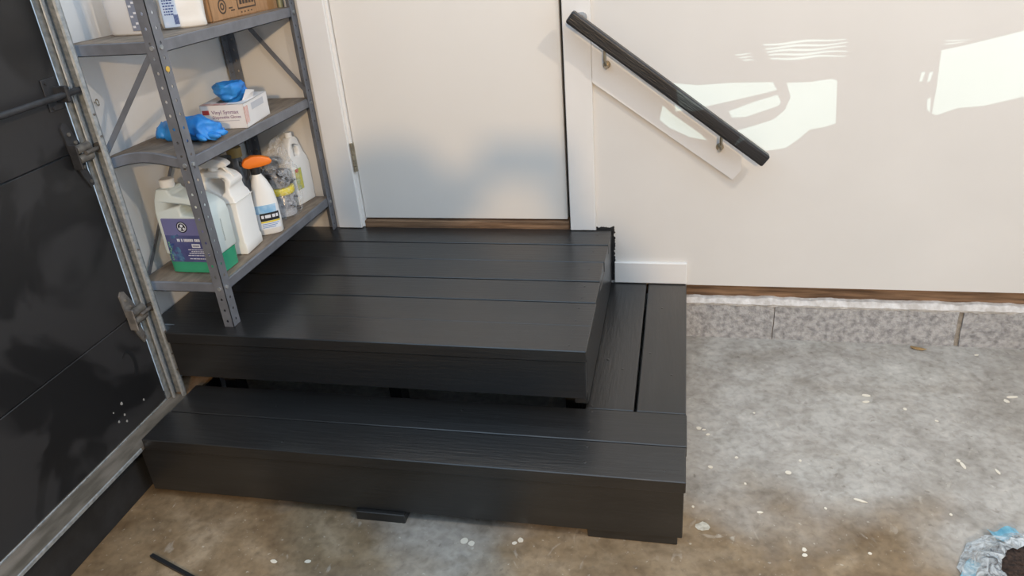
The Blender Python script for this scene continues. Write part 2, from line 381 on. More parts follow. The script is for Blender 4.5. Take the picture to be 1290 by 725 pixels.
# ------------------------------------------------------------------ garage door side
cb = thing('curb', 'dark painted low curb with a dusty steel ledge under the garage door', None); struct(cb)
XD = -.393
CURBM = mat('dark_curb_paint', (.02, .021, .023), .6, var=.3, vscale=12, bump=.2)
obj('curb_face', bx(-.56, -.388, -4.2, -.8005, 0, .185, .002), CURBM, cb)
obj('curb_return', bx(XWL + .001, -.388, -.800, -.60, 0, .185, .002), CURBM, cb)
LEDGE = mat('dusty_ledge', (.10, .088, .07), .75, metal=.1, col2=(.22, .195, .165), vscale=12, stretch=(2, .6, 1), bump=.2)
obj('ledge', bx(XD - .03, -.317, -4.2, -.832, .190, .200, .001), LEDGE, cb)
obj('ledge_lip', bx(XD, XD + .004, -4.2, -.872, .200, .206, .001), GALV, cb)
obj('ledge_edge', bx(-.321, -.3165, -4.2, -1.105, .189, .2012, .001), GALV, cb)
obj('rusty_ledge_end', bx(XD - .03, -.318, -.831, -.62, .190, .200, .001), mat('rusty_steel', (.14, .075, .03), .8, col2=(.24, .15, .08), vscale=30), cb)

gd = thing('door_2', 'closed dark charcoal sectional garage door', None); struct(gd)
for z0, z1 in ((.206, .521), (.523, 1.031), (1.033, 1.545), (1.547, 2.06)):
    s = obj('door_section', bx(XD - .04, XD, -4.2, -.868, z0 + .001, z1, .0015), GDOOR, gd)
def roller_hinge(z, rust=False):
    m = HWD if not rust else mat('worn_hinge', (.16, .155, .15), .5, metal=.5, col2=(.30, .28, .26), vscale=40)
    m2 = mat('worn_knuckle', (.13, .125, .12), .45, metal=.5, col2=(.24, .225, .20), vscale=40)
    yc = -.890
    g = bmesh.new()
    out = [(yc - .026, z + .010), (yc + .020, z + .010), (yc + .016, z + .035), (yc - .008, z + .088), (yc - .020, z + .092), (yc - .030, z + .080)]
    extr(g, out, [], lambda a, b: (XD + .0005, a, b), lambda a, b: (XD + .006, a, b))
    h = obj('roller_hinge', g, m, gd)
    g = bmesh.new()
    out = [(yc - .024, z - .010), (yc + .018, z - .010), (yc + .014, z - .045), (yc + .022, z - .088), (yc + .008, z - .096), (yc - .008, z - .060)]
    extr(g, out, [], lambda a, b: (XD + .0005, a, b), lambda a, b: (XD + .006, a, b)); obj('lower_leaf', g, m, h)
    for dz in (.018, -.008):
        g = bmesh.new(); tube(g, [(XD + .019, yc - .022, z + dz), (XD + .019, yc + .029, z + dz)], .012, 12); obj('knuckle', g, m2, h, 40)
    obj('side_plate', bx(XD + .001, XD + .03, yc - .027, yc - .023, z - .035, z + .035, .002), m, h)
    g = bmesh.new(); tube(g, [(XD + .0305, yc, z + .005), (XD + .0305, -.836, z + .005)], .006, 10); obj('roller_stem', g, HW, h, 40)
    g = bmesh.new(); tube(g, [(XD + .0275, -.840, z + .005), (XD + .0275, -.832, z + .005)], .014, 18); obj('roller', g, HW, h, 40)
    for dy, dz in ((-.012, .06), (.002, .034), (.004, -.035), (.012, -.078)):
        g = bmesh.new(); tube(g, [(XD + .005, yc + dy, z + dz), (XD + .0095, yc + dy, z + dz)], .0055, 6); obj('bolt', g, m2, h)
g = bmesh.new()
arc = [(-.962 + .030 * math.cos(t), .392 + .050 * math.sin(t)) for t in [2.3 - k * .32 for k in range(12)]]
arc2 = [(-.966 + .019 * math.cos(t), .396 + .040 * math.sin(t)) for t in [2.3 - k * .32 for k in range(12)]][::-1]
extr(g, arc + arc2, [], lambda a, b: (XD - .0005, a, b), lambda a, b: (XD + .0006, a, b)); obj('paint_mark', g, BLACKP, gd)
for u, v, r in ((153, 508, .004), (157, 522, .003), (160, 530, .003), (150, 531, .003), (143, 520, .002), (181, 503, .003)):
    p = px(u, v, 'x', XD); g = bmesh.new(); extr(g, [(p.y + r * (1 + .4 * math.sin(k * 2.1)) * math.cos(k * PI / 4), p.z + r * math.sin(k * PI / 4) * 1.4) for k in range(8)], [], lambda a, b: (XD - .0005, a, b), lambda a, b: (XD + .0008, a, b)); obj('paint_spot', g, mat('white_spot', (.32, .32, .31), .7), gd)
roller_hinge(1.024); roller_hinge(.522, True); roller_hinge(1.546)
# lock bar
g = bmesh.new(); tube(g, [(XD + .0315, -2.2, 1.188), (XD + .0315, -.838, 1.188)], .0085, 12); lb = obj('lock_bar', g, HWD, gd, 40)
g = bmesh.new(); box(g, XD + .001, XD + .004, -.93, -.880, 1.15, 1.232, .001); box(g, XD + .001, XD + .043, -.900, -.888, 1.168, 1.210, .003); obj('bar_guide', g, HWD, lb)
for z in (1.158, 1.223):
    g = bmesh.new(); tube(g, [(XD + .004, -.918, z), (XD + .008, -.918, z)], .005, 6); obj('bolt', g, HWD, lb)

# vertical track
tk = thing('garage_door_track', 'galvanised vertical steel track at the edge of the garage door', 'track', (-.37, -.84, .2))
def sheet(prof, z0, z1, th=.0018):
    bm = bmesh.new()
    ps = [Vector((a, b, 0)) for a, b in prof]; off = []
    for i, p in enumerate(ps):
        d = (ps[min(i + 1, len(ps) - 1)] - ps[max(i - 1, 0)]).normalized(); off.append(p + Vector((-d.y, d.x, 0)) * th)
    loop = [(p.x, p.y) for p in ps] + [(p.x, p.y) for p in off[::-1]]
    return extr(bm, loop, [], lambda a, b: (a, b, z0), lambda a, b: (a, b, z1))
L0 = Vector(tk.location)
prof = [(-.376, -.859), (-.372, -.856), (-.371, -.850), (-.376, -.847), (-.386, -.846), (-.389, -.838), (-.386, -.829), (-.370, -.826), (-.354, -.826), (-.346, -.829), (-.343, -.836), (-.346, -.843), (-.351, -.845)]
bm = sheet(prof, .201, 2.3); ch = obj('channel', bm, GALV, tk, 35); ch.location = -L0
bm = bmesh.new(); box(bm, -.393, -.389, -.866, -.832, .201, 2.3); ang = obj('mounting_angle', bm, GALV, tk); ang.location = -L0
bm = bmesh.new(); box(bm, -.3735, -.3712, -.8575, -.8545, .201, 2.3); ang = obj('rolled_lip', bm, mat('bright_steel', (.55, .58, .61), .45, metal=.6), tk); ang.location = -L0
for z in (.30, .36, .44, .72, 1.06, 1.12):
    g = bmesh.new(); tube(g, [(-.3437, -.838, z), (-.3405, -.8395, z)], .0035, 8); o = obj('rivet', g, HW, tk); o.location = -L0

# eye screw on the side wall
EY = -.728
g = bmesh.new(); tube(g, [(XWL, EY, 1.128), (XWL + .008, EY - .003, 1.128)], .0018, 8)
tube(g, [(XWL + .014 + .007 * math.cos(t * PI / 8 + PI), EY - .005 + .003 * math.cos(t * PI / 8), 1.128 + .009 * math.sin(t * PI / 8 + PI)) for t in range(16)], .0016, 8)
tag(obj('eye_screw', g, BRASS, None, 40), 'small metal eye screw in the white side wall', 'screw')

# ------------------------------------------------------------------ shelving rack
rk = thing('shelving_rack', 'grey steel shelving rack with perforated posts on the landing', 'shelf', (-.27, -.40, H2))
RX0, RX1, RY0, RY1 = -.415, -.123, -.802, -.004
RTOP = 1.66
def rel(o, root): o.location = Vector(o.location) - Vector(root.location); return o
def flange(fn, w, z0, z1, pitch=.0375, r=.0042):
    bm = bmesh.new(); hs = []; z = z0 + .02
    while z < z1 - .01:
        hs.append([(w * .55 + r * math.cos(2 * PI * k / 6), z + r * 1.15 * math.sin(2 * PI * k / 6)) for k in range(6)]); z += pitch
    extr(bm, [(0, z0), (w, z0), (w, z1), (0, z1)], hs, lambda a, b: fn(a, b, 0), lambda a, b: fn(a, b, .0018))
    return bm
for (cx, cy, sx, sy) in ((RX1, RY0, -1, 1), (RX1, RY1, -1, -1), (RX0, RY1, 1, -1), (RX0, RY0, 1, 1)):
    bm = flange(lambda a, b, t: (cx + sx * a, cy + sy * t, b), .032, H2 + .001, RTOP)
    b2 = flange(lambda a, b, t: (cx + sx * t, cy + sy * a, b), .038, H2 + .001, RTOP); join(bm, b2)
    rel(obj('post', bm, RACK, rk), rk)
def zs(z0, y): return z0 - .0236 * y
SH = {'low': .5735, 'mid': .9600, 'top': 1.2760}
for key, z0 in SH.items():
    x0, x1, y0, y1 = RX0 + .003, RX1 - .003, RY0 + .004, RY1 - .003
    nx, ny = 16, 24; dent = .022 if key == 'mid' else 0
    def zz(x, y):
        s = (x - x0) / (x1 - x0); return zs(z0, y) + dent * math.sin(PI * s) ** 1.5 * math.exp(-(y - y0) / .09)
    lip = bmesh.new(); H = .031
    loop = [(x0 + (x1 - x0) * i / nx, y0) for i in range(nx)] + [(x1, y0 + (y1 - y0) * i / ny) for i in range(ny)] + [(x1 - (x1 - x0) * i / nx, y1) for i in range(nx)] + [(x0, y1 - (y1 - y0) * i / ny) for i in range(ny)]
    cx, cy = (x0 + x1) / 2, (y0 + y1) / 2
    def inn(x, y, t): return (x + (t if x < x0 + t else -t if x > x1 - t else 0), y + (t if y < y0 + t else -t if y > y1 - t else 0))
    rings = []
    for ins, dz in ((.012, -H), (.012, -H + .002), (.0, -H + .002), (.0, -H), (.0, -H * .5), (.0, -.002), (.002, .0), (.010, .0)):
        rings.append([lip.verts.new((*inn(x, y, ins), zz(x, y) + dz)) for x, y in loop])
    for q, w in zip(rings[2:], rings[3:]):
        for k in range(len(loop)): lip.faces.new((q[k], q[(k + 1) % len(loop)], w[(k + 1) % len(loop)], w[k]))
    q, w = rings[0], rings[3]
    for k in range(len(loop)): lip.faces.new((q[k], q[(k + 1) % len(loop)], w[(k + 1) % len(loop)], w[k]))
    sh = rel(obj('shelf', lip, RACK, rk), rk)
    dk = bmesh.new(); G = [[dk.verts.new((x0 + .008 + (x1 - x0 - .016) * i / nx, y0 + .006 + (y1 - y0 - .012) * j / ny, zz(x0 + (x1 - x0) * i / nx, y0 + (y1 - y0) * j / ny) + .0008)) for j in range(ny + 1)] for i in range(nx + 1)]
    for i in range(nx):
        for j in range(ny): dk.faces.new((G[i][j], G[i + 1][j], G[i + 1][j + 1], G[i][j + 1]))
    r = bmesh.ops.extrude_face_region(dk, geom=dk.faces[:])
    for v in r['geom']:
        if isinstance(v, bmesh.types.BMVert): v.co.z -= .003
    obj('deck', dk, DECK, sh)
def strap(p, q, wdir, w=.016, th=.002):
    p, q, wdir = Vector(p), Vector(q), Vector(wdir); d = (q - p).normalized(); a = d.cross(wdir).normalized() * w / 2; n = wdir.normalized() * th
    bm = bmesh.new(); vs = [bm.verts.new(c) for c in (p + a, p - a, q - a, q + a, p + a + n, p - a + n, q - a + n, q + a + n)]
    for f in ((0, 1, 2, 3), (7, 6, 5, 4), (0, 4, 5, 1), (1, 5, 6, 2), (2, 6, 7, 3), (3, 7, 4, 0)): bm.faces.new([vs[i] for i in f])
    return bm
rel(obj('brace', strap((-.140, RY0 + .003, 1.275), (-.392, RY0 + .003, .985), (0, 1, 0)), RACK, rk), rk)
rel(obj('brace', strap((-.325, RY1 - .012, 1.235), (-.130, RY1 - .012, .975), (0, -1, 0)), RACK, rk), rk)
rel(obj('brace', strap((RX0 + .003, -.43, .945), (RX0 + .003, -.77, .57), (1, 0, 0), .013), RACK, rk), rk)
g = bmesh.new(); tube(g, [(RX1 + .001, RY0 + .018, 1.222), (RX1 + .003, RY0 + .018, 1.222)], .0075, 14)
tag(rel(obj('sticker', g, mat('yellow_sticker', (.65, .42, .07), .5), rk), rk), 'small round yellow sticker')
for key, z0 in SH.items():
    for (x, y, dx, dy) in ((RX1, RY0 + .016, 1, 0), (RX1 - .014, RY0, 0, -1), (RX1, RY1 - .02, 1, 0)):
        z = zs(z0, y) - .016; g = bmesh.new(); tube(g, [(x, y, z), (x + dx * .004, y + dy * .004, z)], .006, 8); rel(obj('bolt', g, GALV, rk), rk)

# ------------------------------------------------------------------ things on the lower shelf
def settle(y, key): return zs(SH[key], y) + .0012
def bevmod(o, w=.008, seg=3, ang=35):
    m = o.modifiers.new('bevel', 'BEVEL'); m.width = w; m.segments = seg; m.limit_method = 'ANGLE'; m.angle_limit = math.radians(ang); m.harden_normals = False
    return o
def rrect(a0, a1, b0, b1, r, n=4):
    out = []
    for cx, cy, t0 in ((a1 - r, b0 + r, -PI / 2), (a1 - r, b1 - r, 0), (a0 + r, b1 - r, PI / 2), (a0 + r, b0 + r, PI)):
        for k in range(n + 1): t = t0 + PI / 2 * k / n; out.append((cx + r * math.cos(t), cy + r * math.sin(t)))
    return out

# jug of green cleaner
JY = -.685
jug = thing('cleaner_jug', 'translucent jug with green liquid and purple label behind the rack post', 'jug', (-.247, JY, settle(JY, 'low')))
MILK = mat('milky_plastic', (.68, .75, .73), .35, var=.03)
JW, JD = .093, .050
out = [(-JW, .062), (JW, .062), (JW, .180), (JW - .006, .205), (JW - .028, .226), (JW - .058, .240), (-.030, .250), (-.038, .260), (-.040, .268), (-.082, .268), (-.084, .258), (-JW + .002, .235), (-JW, .20)]
hole = [(-.006, .190), (.040, .186), (.052, .198), (.040, .214), (.006, .226), (-.008, .214)]
bm = bmesh.new(); extr(bm, out, [hole[::-1]], lambda a, b: (a, -JD * (1 if b < .2 else 1 - (b - .2) * 4.0), b), lambda a, b: (a, JD * (1 if b < .2 else 1 - (b - .2) * 4.0), b))
bevmod(obj('body', bm, MILK, jug, 180), .010)
bm = bmesh.new(); loft(bm, [(0, 0, 0, JW - .008, JD - .008, 6), (0, 0, .004, JW - .001, JD - .001, 7), (0, 0, .062, JW, JD, 7)], 40)
obj('liquid', bm, mat('green_liquid', (.045, .34, .19), .25, var=.06), jug, 50)
bm = bmesh.new(); loft(bm, [(-.061, 0, .266, .021, .021), (-.061, 0, .270, .022, .022), (-.061, 0, .289, .022, .022), (-.061, 0, .292, .019, .019)], 24); obj('cap', bm, WHITEP, jug, 40)
LAB = mat('purple_label', (.06, .065, .19), .45, col2=(.10, .11, .26), vscale=16)
yl = -JD - .0012
lb = obj('label', extr(bmesh.new(), rrect(-.078, .078, .040, .182, .006), [], lambda a, b: (a, yl, b), lambda a, b: (a, -JD + .002, b)), LAB, jug)
obj('label_top_band', extr(bmesh.new(), rrect(-.078, .078, .128, .1821, .004), [], lambda a, b: (a, yl - .0004, b), lambda a, b: (a, yl + .0003, b)), mat('lilac_band', (.16, .16, .34), .45), lb)
g = bmesh.new()
ring = [(-.012 + .018 * math.cos(t * PI / 12), .155 + .018 * math.sin(t * PI / 12)) for t in range(24)]
ring2 = [(-.012 + .0145 * math.cos(t * PI / 12), .155 + .0145 * math.sin(t * PI / 12)) for t in range(24)][::-1]
extr(g, ring, [], lambda a, b: (a, yl - .0008, b), lambda a, b: (a, yl - .0002, b)); obj('emblem', g, mat('label_black', (.012, .012, .02), .4), lb)
INKW = mat('label_white', (.72, .74, .80), .5)
g = bmesh.new(); extr(g, ring2[::-1], [[(-.012 + .0125 * math.cos(t * PI / 8), .155 + .0125 * math.sin(t * PI / 8)) for t in range(16)]], lambda a, b: (a, yl - .0013, b), lambda a, b: (a, yl - .0007, b))
for cx, cy, r in ((-.012, .159, .005), (-.018, .150, .004), (-.006, .150, .004)):
    extr(g, [(cx + r * math.cos(t * PI / 5), cy + r * math.sin(t * PI / 5)) for t in range(10)], [], lambda a, b: (a, yl - .0013, b), lambda a, b: (a, yl - .0007, b))
obj('emblem_mark', g, INKW, lb)
def bars(specs, y, parent, m, nm='print'):
    g = bmesh.new()
    for x0, x1, z0, z1 in specs: box(g, x0, x1, y - .0004, y + .0003, z0, z1)
    return obj(nm, g, m, parent)
rnd = random.Random(5); sp = []
x = -.040
while x < .052:
    w = rnd.uniform(.0025, .0045); sp.append((x, x + w, .1075, .1165)); x += w + (.0012 if rnd.random() < .8 else .005)
sp += [(.006, .034, .088, .100)]
for k, z in enumerate((.080, .074, .068, .061, .050)):
    x = -.005 + rnd.uniform(-.01, .006)
    while x < .058:
        w = rnd.uniform(.003, .011); sp.append((x, x + w, z, z + .0022)); x += w + .0018
bars(sp, yl - .0004, lb, INKW)
bars([(.009, .031, .0915, .0965)], yl - .0009, lb, mat('label_grey', (.25, .26, .35), .5))
g = bmesh.new(); rnd = random.Random(9)
for k in range(26):
    cx, cy, r = rnd.uniform(-.072, -.035), rnd.uniform(.046, .128), rnd.uniform(.003, .009)
    extr(g, [(cx + r * math.cos(t * PI / 3), cy + r * math.sin(t * PI / 3)) for t in range(6)], [], lambda a, b: (a, yl - .0006 - k * .00002, b), lambda a, b: (a, yl, b))
obj('blue_bubbles', g, mat('label_blue', (.03, .06, .22), .4, col2=(.10, .22, .34), vscale=60), lb)
g = bmesh.new()
for k in range(9):
    cx, cy, r = -.071 + rnd.uniform(-.003, .004), .048 + k * .007, .0028
    extr(g, [(cx + r * math.cos(t * PI / 3), cy + r * math.sin(t * PI / 3)) for t in range(6)], [], lambda a, b: (a, yl - .0012, b), lambda a, b: (a, yl, b))
obj('leaf_print', g, mat('label_green', (.15, .38, .22), .5), lb)
g = bmesh.new(); rnd = random.Random(2)
for k in range(16): box(g, JW + .0002, JW + .0008, -.008, -.004, .095 + k * .0045, .095 + k * .0045 + .0032)
obj('side_stamp', g, mat('stamp_grey', (.35, .40, .40), .5), jug)

# white sprayer jug with handle hole
SY = -.535
sj = thing('sprayer_jug', 'white plastic jug with handle hole and white trigger spray head', 'jug', (-.243, SY, settle(SY, 'low')), rz=math.radians(4))
out = [(-.080, 0), (.080, 0), (.084, .006), (.084, .035), (.080, .042), (.080, .175), (.074, .192), (.066, .202), (.064, .222), (.070, .232), (.070, .242), (.058, .258), (.030, .270), (-.02, .273), (-.055, .268), (-.076, .245), (-.082, .215), (-.080, .042), (-.084, .035), (-.084, .006)]
hole = [(-.006, .224), (.034, .200), (.048, .212), (.049, .242), (.038, .252), (-.008, .254), (-.018, .240)]
yw = lambda b: .056 * (1 if b < .18 else 1 - (b - .18) * 4.5)
bm = bmesh.new(); extr(bm, out, [hole], lambda a, b: (a, -yw(b), b), lambda a, b: (a, yw(b), b))
bevmod(obj('body', bm, WHITEP, sj, 180), .006)
obj('seam', bx(-.083, .083, -.0585, .0585, .176, .178, .0008), WHITEP, sj)
bm = bmesh.new(); loft(bm, [(.0, 0, .266, .016, .016), (.0, 0, .282, .017, .017), (.0, 0, .286, .012, .012)], 20); obj('collar', bm, WHITEP, sj, 40)
bm = bmesh.new(); extr(bm, [(-.040, .280), (.020, .280), (.052, .284), (.056, .291), (.044, .302), (.022, .309), (-.008, .312), (-.038, .305), (-.050, .292)], [], lambda a, b: (a, -.016, b), lambda a, b: (a, .016, b))
hd = bevmod(obj('spray_head', bm, mat('white_trigger', (.80, .82, .84), .3), sj, 180), .006)
obj('trigger', extr(bmesh.new(), [(.030, .280), (.040, .280), (.058, .262), (.070, .250), (.065, .247), (.048, .262)], [], lambda a, b: (a, -.006, b), lambda a, b: (a, .006, b)), WHITEP, hd)

# orange spray bottle
OY = -.385
ob = thing('spray_bottle', 'white spray bottle with orange trigger head and black collar', 'bottle', (-.182, OY, settle(OY, 'low')), rz=math.radians(38))
bm = bmesh.new(); loft(bm, [(0, 0, 0, .040, .026, 3), (0, 0, .004, .044, .030, 3), (0, 0, .05, .044, .031, 3), (0, 0, .11, .042, .030, 2.8), (0, 0, .15, .036, .027, 2.5), (-.003, 0, .185, .026, .022), (-.006, 0, .205, .017, .017), (-.007, 0, .215, .014, .014)], 36)
obj('body', bm, WHITEP, ob, 60)
bm = bmesh.new(); loft(bm, [(-.007, 0, .212, .0165, .0165), (-.007, 0, .236, .0165, .0165)], 24); obj('collar', bm, BLACKP, ob, 40)
bm = bmesh.new(); extr(bm, [(-.044, .240), (-.030, .234), (.020, .236), (.044, .240), (.052, .247), (.046, .259), (.020, .270), (-.012, .274), (-.036, .266), (-.048, .252)], [], lambda a, b: (a, -.014, b), lambda a, b: (a, .014, b))
hd = bevmod(obj('spray_head', bm, ORANGE, ob, 180), .006)
obj('nozzle', bx(-.054, -.045, -.008, .008, .244, .262, .002), BLACKP, hd)
obj('trigger', extr(bmesh.new(), [(-.034, .238), (-.022, .238), (-.026, .215), (-.036, .196), (-.041, .197), (-.034, .216)], [], lambda a, b: (a, -.006, b), lambda a, b: (a, .006, b)), BLACKP, hd)
def wrap(name, z0, z1, t0, t1, m, parent, off, A=.0445, B=.0312):
    g = bmesh.new(); n = 14; e = 3; V = []
    for k in range(n + 1):
        t = math.radians(t0 + (t1 - t0) * k / n); c, s = math.cos(t), math.sin(t)
        V.append([g.verts.new(((A + o) * math.copysign(abs(c) ** (2 / e), c), (B + o) * math.copysign(abs(s) ** (2 / e), s), z)) for z in (z0, z1) for o in (off, off + .0005)])
    for a, b in zip(V, V[1:]):
        for i, j in ((0, 2), (1, 3), (0, 1), (2, 3)): g.faces.new((a[i], b[i], b[j], a[j]))
    for V0 in (V[0], V[-1]): g.faces.new((V0[0], V0[1], V0[3], V0[2]))
    return obj(name, g, m, parent)
lb = wrap('label', .022, .108, 205, 315, mat('label_paper', (.74, .78, .84), .45), ob, .0002)
wrap('label_sky_band', .078, .108, 205, 300, mat('label_sky', (.16, .42, .72), .45, col2=(.45, .66, .85), vscale=30), lb, .0008)
wrap('label_black_band', .052, .080, 240, 312, BLACKP, lb, .0012)
wrap('label_yellow_band', .046, .051, 240, 312, mat('label_yellow', (.75, .62, .05), .45), lb, .0012)
for k in range(3): wrap('label_line', .040 - k * .006, .042 - k * .006, 245, 300 - k * 8, mat('label_blue_line', (.10, .25, .55), .5), lb, .0010)
for k in range(4): wrap('label_letter', .062, .073, 247 + k * 15, 258 + k * 15, INKW, lb, .0018)

# clear bag of chain and a yellow-ringed jar
BY = -.216
pb = thing('plastic_bag', 'clear zip bag holding dark chain and a yellow-banded roll', 'bag', (-.214, BY, settle(BY, 'low')))
FILM = bpy.data.materials.new('clear_film'); FILM.use_nodes = True
nt = FILM.node_tree; b = nt.nodes['Principled BSDF']; b.inputs['Base Color'].default_value = (.85, .87, .90, 1); b.inputs['Roughness'].default_value = .12
nz = nt.nodes.new('ShaderNodeTexNoise'); nz.inputs['Scale'].default_value = 35; nz.inputs['Distortion'].default_value = 2; rp = nt.nodes.new('ShaderNodeMapRange')
rp.inputs[1].default_value = .40; rp.inputs[2].default_value = .72; rp.inputs[3].default_value = .04; rp.inputs[4].default_value = .34
tcx = nt.nodes.new('ShaderNodeTexCoord'); nt.links.new(tcx.outputs['Object'], nz.inputs['Vector'])
nt.links.new(nz.outputs['Fac'], rp.inputs[0]); nt.links.new(rp.outputs[0], b.inputs['Alpha'])
def crumple(bm, amp, f, seed=0):
    for v in bm.verts:
        q = v.co * f + Vector((seed, 0, 0)); v.co += Vector((noise.noise(q), noise.noise(q + Vector((7, 3, 1))), .6 * noise.noise(q + Vector((2, 9, 5))))) * amp
bm = bmesh.new()
prof_ = [(0, .045, .055), (.004, .060, .066), (.04, .066, .072), (.09, .064, .070), (.14, .060, .066), (.175, .050, .060), (.20, .038, .052), (.225, .030, .050), (.25, .018, .046), (.285, .008, .030)]
ss = []
for (a, b_), (c, d_) in zip([(p[0], p) for p in prof_], [(p[0], p) for p in prof_[1:]]):
    for k in range(4):
        t = k / 4; ss.append((.0, (a + (c - a) * t) * .12, a + (c - a) * t, b_[1] + (d_[1] - b_[1]) * t, b_[2] + (d_[2] - b_[2]) * t, 2.6))
loft(bm, ss, 56); crumple(bm, .012, 26, 3); crumple(bm, .004, 70, 8)
for v in bm.verts: v.co.z = max(v.co.z, .0005)
obj('film', bm, FILM, pb, 180)
CH = mat('dark_chain', (.06, .065, .075), .35, metal=.7, col2=(.16, .17, .19), vscale=60)
rnd = random.Random(21)
for k in range(26):
    c = Vector((rnd.uniform(-.032, .034), rnd.uniform(-.038, .038), rnd.choice((.018, .04, .06, .125, .145, .162)) + rnd.uniform(-.005, .005)))
    R = Euler((rnd.uniform(-.6, .6), rnd.uniform(-.6, .6), rnd.uniform(0, 6))).to_matrix(); g = bmesh.new()
    tube(g, [c + R @ Vector((.020 * math.cos(t * PI / 6), .012 * math.sin(t * PI / 6), 0)) for t in range(13)], .0032, 6, False); obj('chain_link', g, CH, pb, 180)
bm = bmesh.new(); loft(bm, [(0, 0, .005, .046, .046), (0, 0, .088, .046, .046)], 28); obj('jar', bm, mat('grey_jar', (.20, .21, .24), .3, col2=(.42, .43, .46), vscale=35, sharp=(.45, .55)), pb, 40)
bm = bmesh.new(); loft(bm, [(0, 0, .086, .050, .050), (0, 0, .090, .052, .052), (0, 0, .106, .052, .052), (0, 0, .110, .049, .049)], 32); obj('yellow_lid', bm, mat('yellow_plastic', (.80, .66, .03), .35), pb, 40)
bm = bmesh.new(); loft(bm, [(0, .0, .112, .040, .040), (0, 0, .165, .042, .044)], 24); obj('dark_roll', bm, mat('dark_roll', (.10, .105, .12), .4, col2=(.30, .31, .34), vscale=30, sharp=(.45, .6)), pb, 40)

# white bottle with handle at the back
KY = -.068
wj = thing('white_jug', 'white plastic bottle with looped handle beside the wall', 'bottle', (-.222, KY, settle(KY, 'low')), rz=math.radians(82))
out = [(-.052, 0), (.052, 0), (.054, .006), (.054, .15), (.050, .168), (.038, .190), (.032, .215), (.026, .243), (.016, .252), (-.012, .252), (-.030, .236), (-.046, .205), (-.054, .17)]
hole = [(-.020, .185), (.002, .180), (.012, .190), (.010, .212), (-.004, .222), (-.016, .210)]
bm = bmesh.new(); extr(bm, out, [hole], lambda a, b: (a, -.034 * (1 if b < .15 else 1 - (b - .15) * 5), b), lambda a, b: (a, .034 * (1 if b < .15 else 1 - (b - .15) * 5), b))
bevmod(obj('body', bm, WHITEP, wj, 180), .007)
bm = bmesh.new(); loft(bm, [(.0, 0, .250, .014, .014), (.0, 0, .270, .014, .014)], 20); obj('cap', bm, WHITEP, wj, 40)
obj('label', bx(-.046, -.010, -.0365, -.0335, .06, .14, .0008), mat('yellow_label', (.62, .58, .12), .5, col2=(.30, .42, .20), vscale=40), wj)
obj('red_sticker', bx(-.046, -.030, -.0372, -.0362, .128, .140), mat('red_print', (.55, .04, .03), .5), wj)

# dark bottles behind
for i, (x, y, h, cap_h, lab, cm) in enumerate(((-.345, -.315, .215, .034, 'dark bottle with black cap behind the orange spray head', BLACKP), (-.365, -.215, .225, .030, 'dusky bottle with dull yellow cap against the side wall', mat('ochre_cap', (.45, .30, .10), .5)))):
    t = thing('dark_bottle', lab, 'bottle', (x, y, settle(y, 'low')))
    bm = bmesh.new(); loft(bm, [(0, 0, 0, .03, .03), (0, 0, .004, .034, .034), (0, 0, h - .05, .034, .034), (0, 0, h - .02, .022, .022), (0, 0, h, .018, .018)], 24)
    obj('body', bm, mat('dark_bottle_plastic', (.05, .055, .065), .3, col2=(.16, .165, .18), vscale=25), t, 40)
    bm = bmesh.new(); loft(bm, [(0, 0, h - .004, .026, .026), (0, 0, h + cap_h, .026, .026)], 20); obj('cap', bm, cm, t, 40)

# ------------------------------------------------------------------ things on the middle shelf
GY = -.372
gb = thing('glove_box', 'white cardboard glove dispenser box on the middle shelf', 'box', (-.214, GY, settle(GY, 'mid')), rz=math.radians(7))
GX, GD, GH = .072, .096, .076
bm = bmesh.new(); opn = rrect(-.036, .046, -.068, .056, .02)
extr(bm, rrect(-GX, GX, -GD, GD, .002), [opn], lambda a, b: (a, b, GH - .0015), lambda a, b: (a, b, GH)); box(bm, -GX, GX, -GD, GD, 0, .0015)
for q in ((-GX, -GX + .0015, -GD, GD), (GX - .0015, GX, -GD, GD), (-GX, GX, -GD, -GD + .0015), (-GX, GX, GD - .0015, GD)): box(bm, *q, 0, GH)
CARDW = mat('white_card', (.80, .78, .77), .55, var=.03)
obj('carton', bm, CARDW, gb)
PINK = mat('pink_print', (.62, .28, .24), .6, col2=(.75, .55, .50), vscale=60)
TINK = mat('purple_text', (.22, .12, .24), .6)
text('print', 'Vinyl Synmax', .0165, TINK, gb, facing_y(-.036, -GD - .0004, .047))
text('print', 'Disposable Gloves', .0125, TINK, gb, facing_y(-.036, -GD - .0004, .033))
obj('red_logo', bx(-.066, -.044, -GD - .0006, -GD, .046, .060), mat('red_logo', (.50, .06, .05), .5), gb)
bars([(-.030, .05, .0245, .026)], -GD - .0003, gb, mat('thin_print', (.45, .42, .48), .6))
obj('top_print', bx(-.068, .015, -.098, -.074, GH, GH + .0005), PINK, gb)
g = bmesh.new()
for k in range(4): box(g, GX, GX + .0006, -.098 + k * .008, -.093 + k * .008, .012 + (k % 2) * .004, .066)
obj('side_print', g, PINK, gb)
obj('side_panel_print', bx(GX, GX + .0005, -.04, .06, .045, .066), mat('grey_print', (.55, .56, .60), .6), gb)
fl = bmesh.new(); V = [fl.verts.new(c) for c in ((.050, -.05, GH - .0005), (.056, .020, GH - .0005), (.070, .012, GH + .022), (.062, -.03, GH + .032))]; fl.faces.new(V)
r = bmesh.ops.extrude_face_region(fl, geom=fl.faces[:])
for v in r['geom']:
    if isinstance(v, bmesh.types.BMVert): v.co.x += .0012
obj('torn_flap', fl, CARDW, gb)
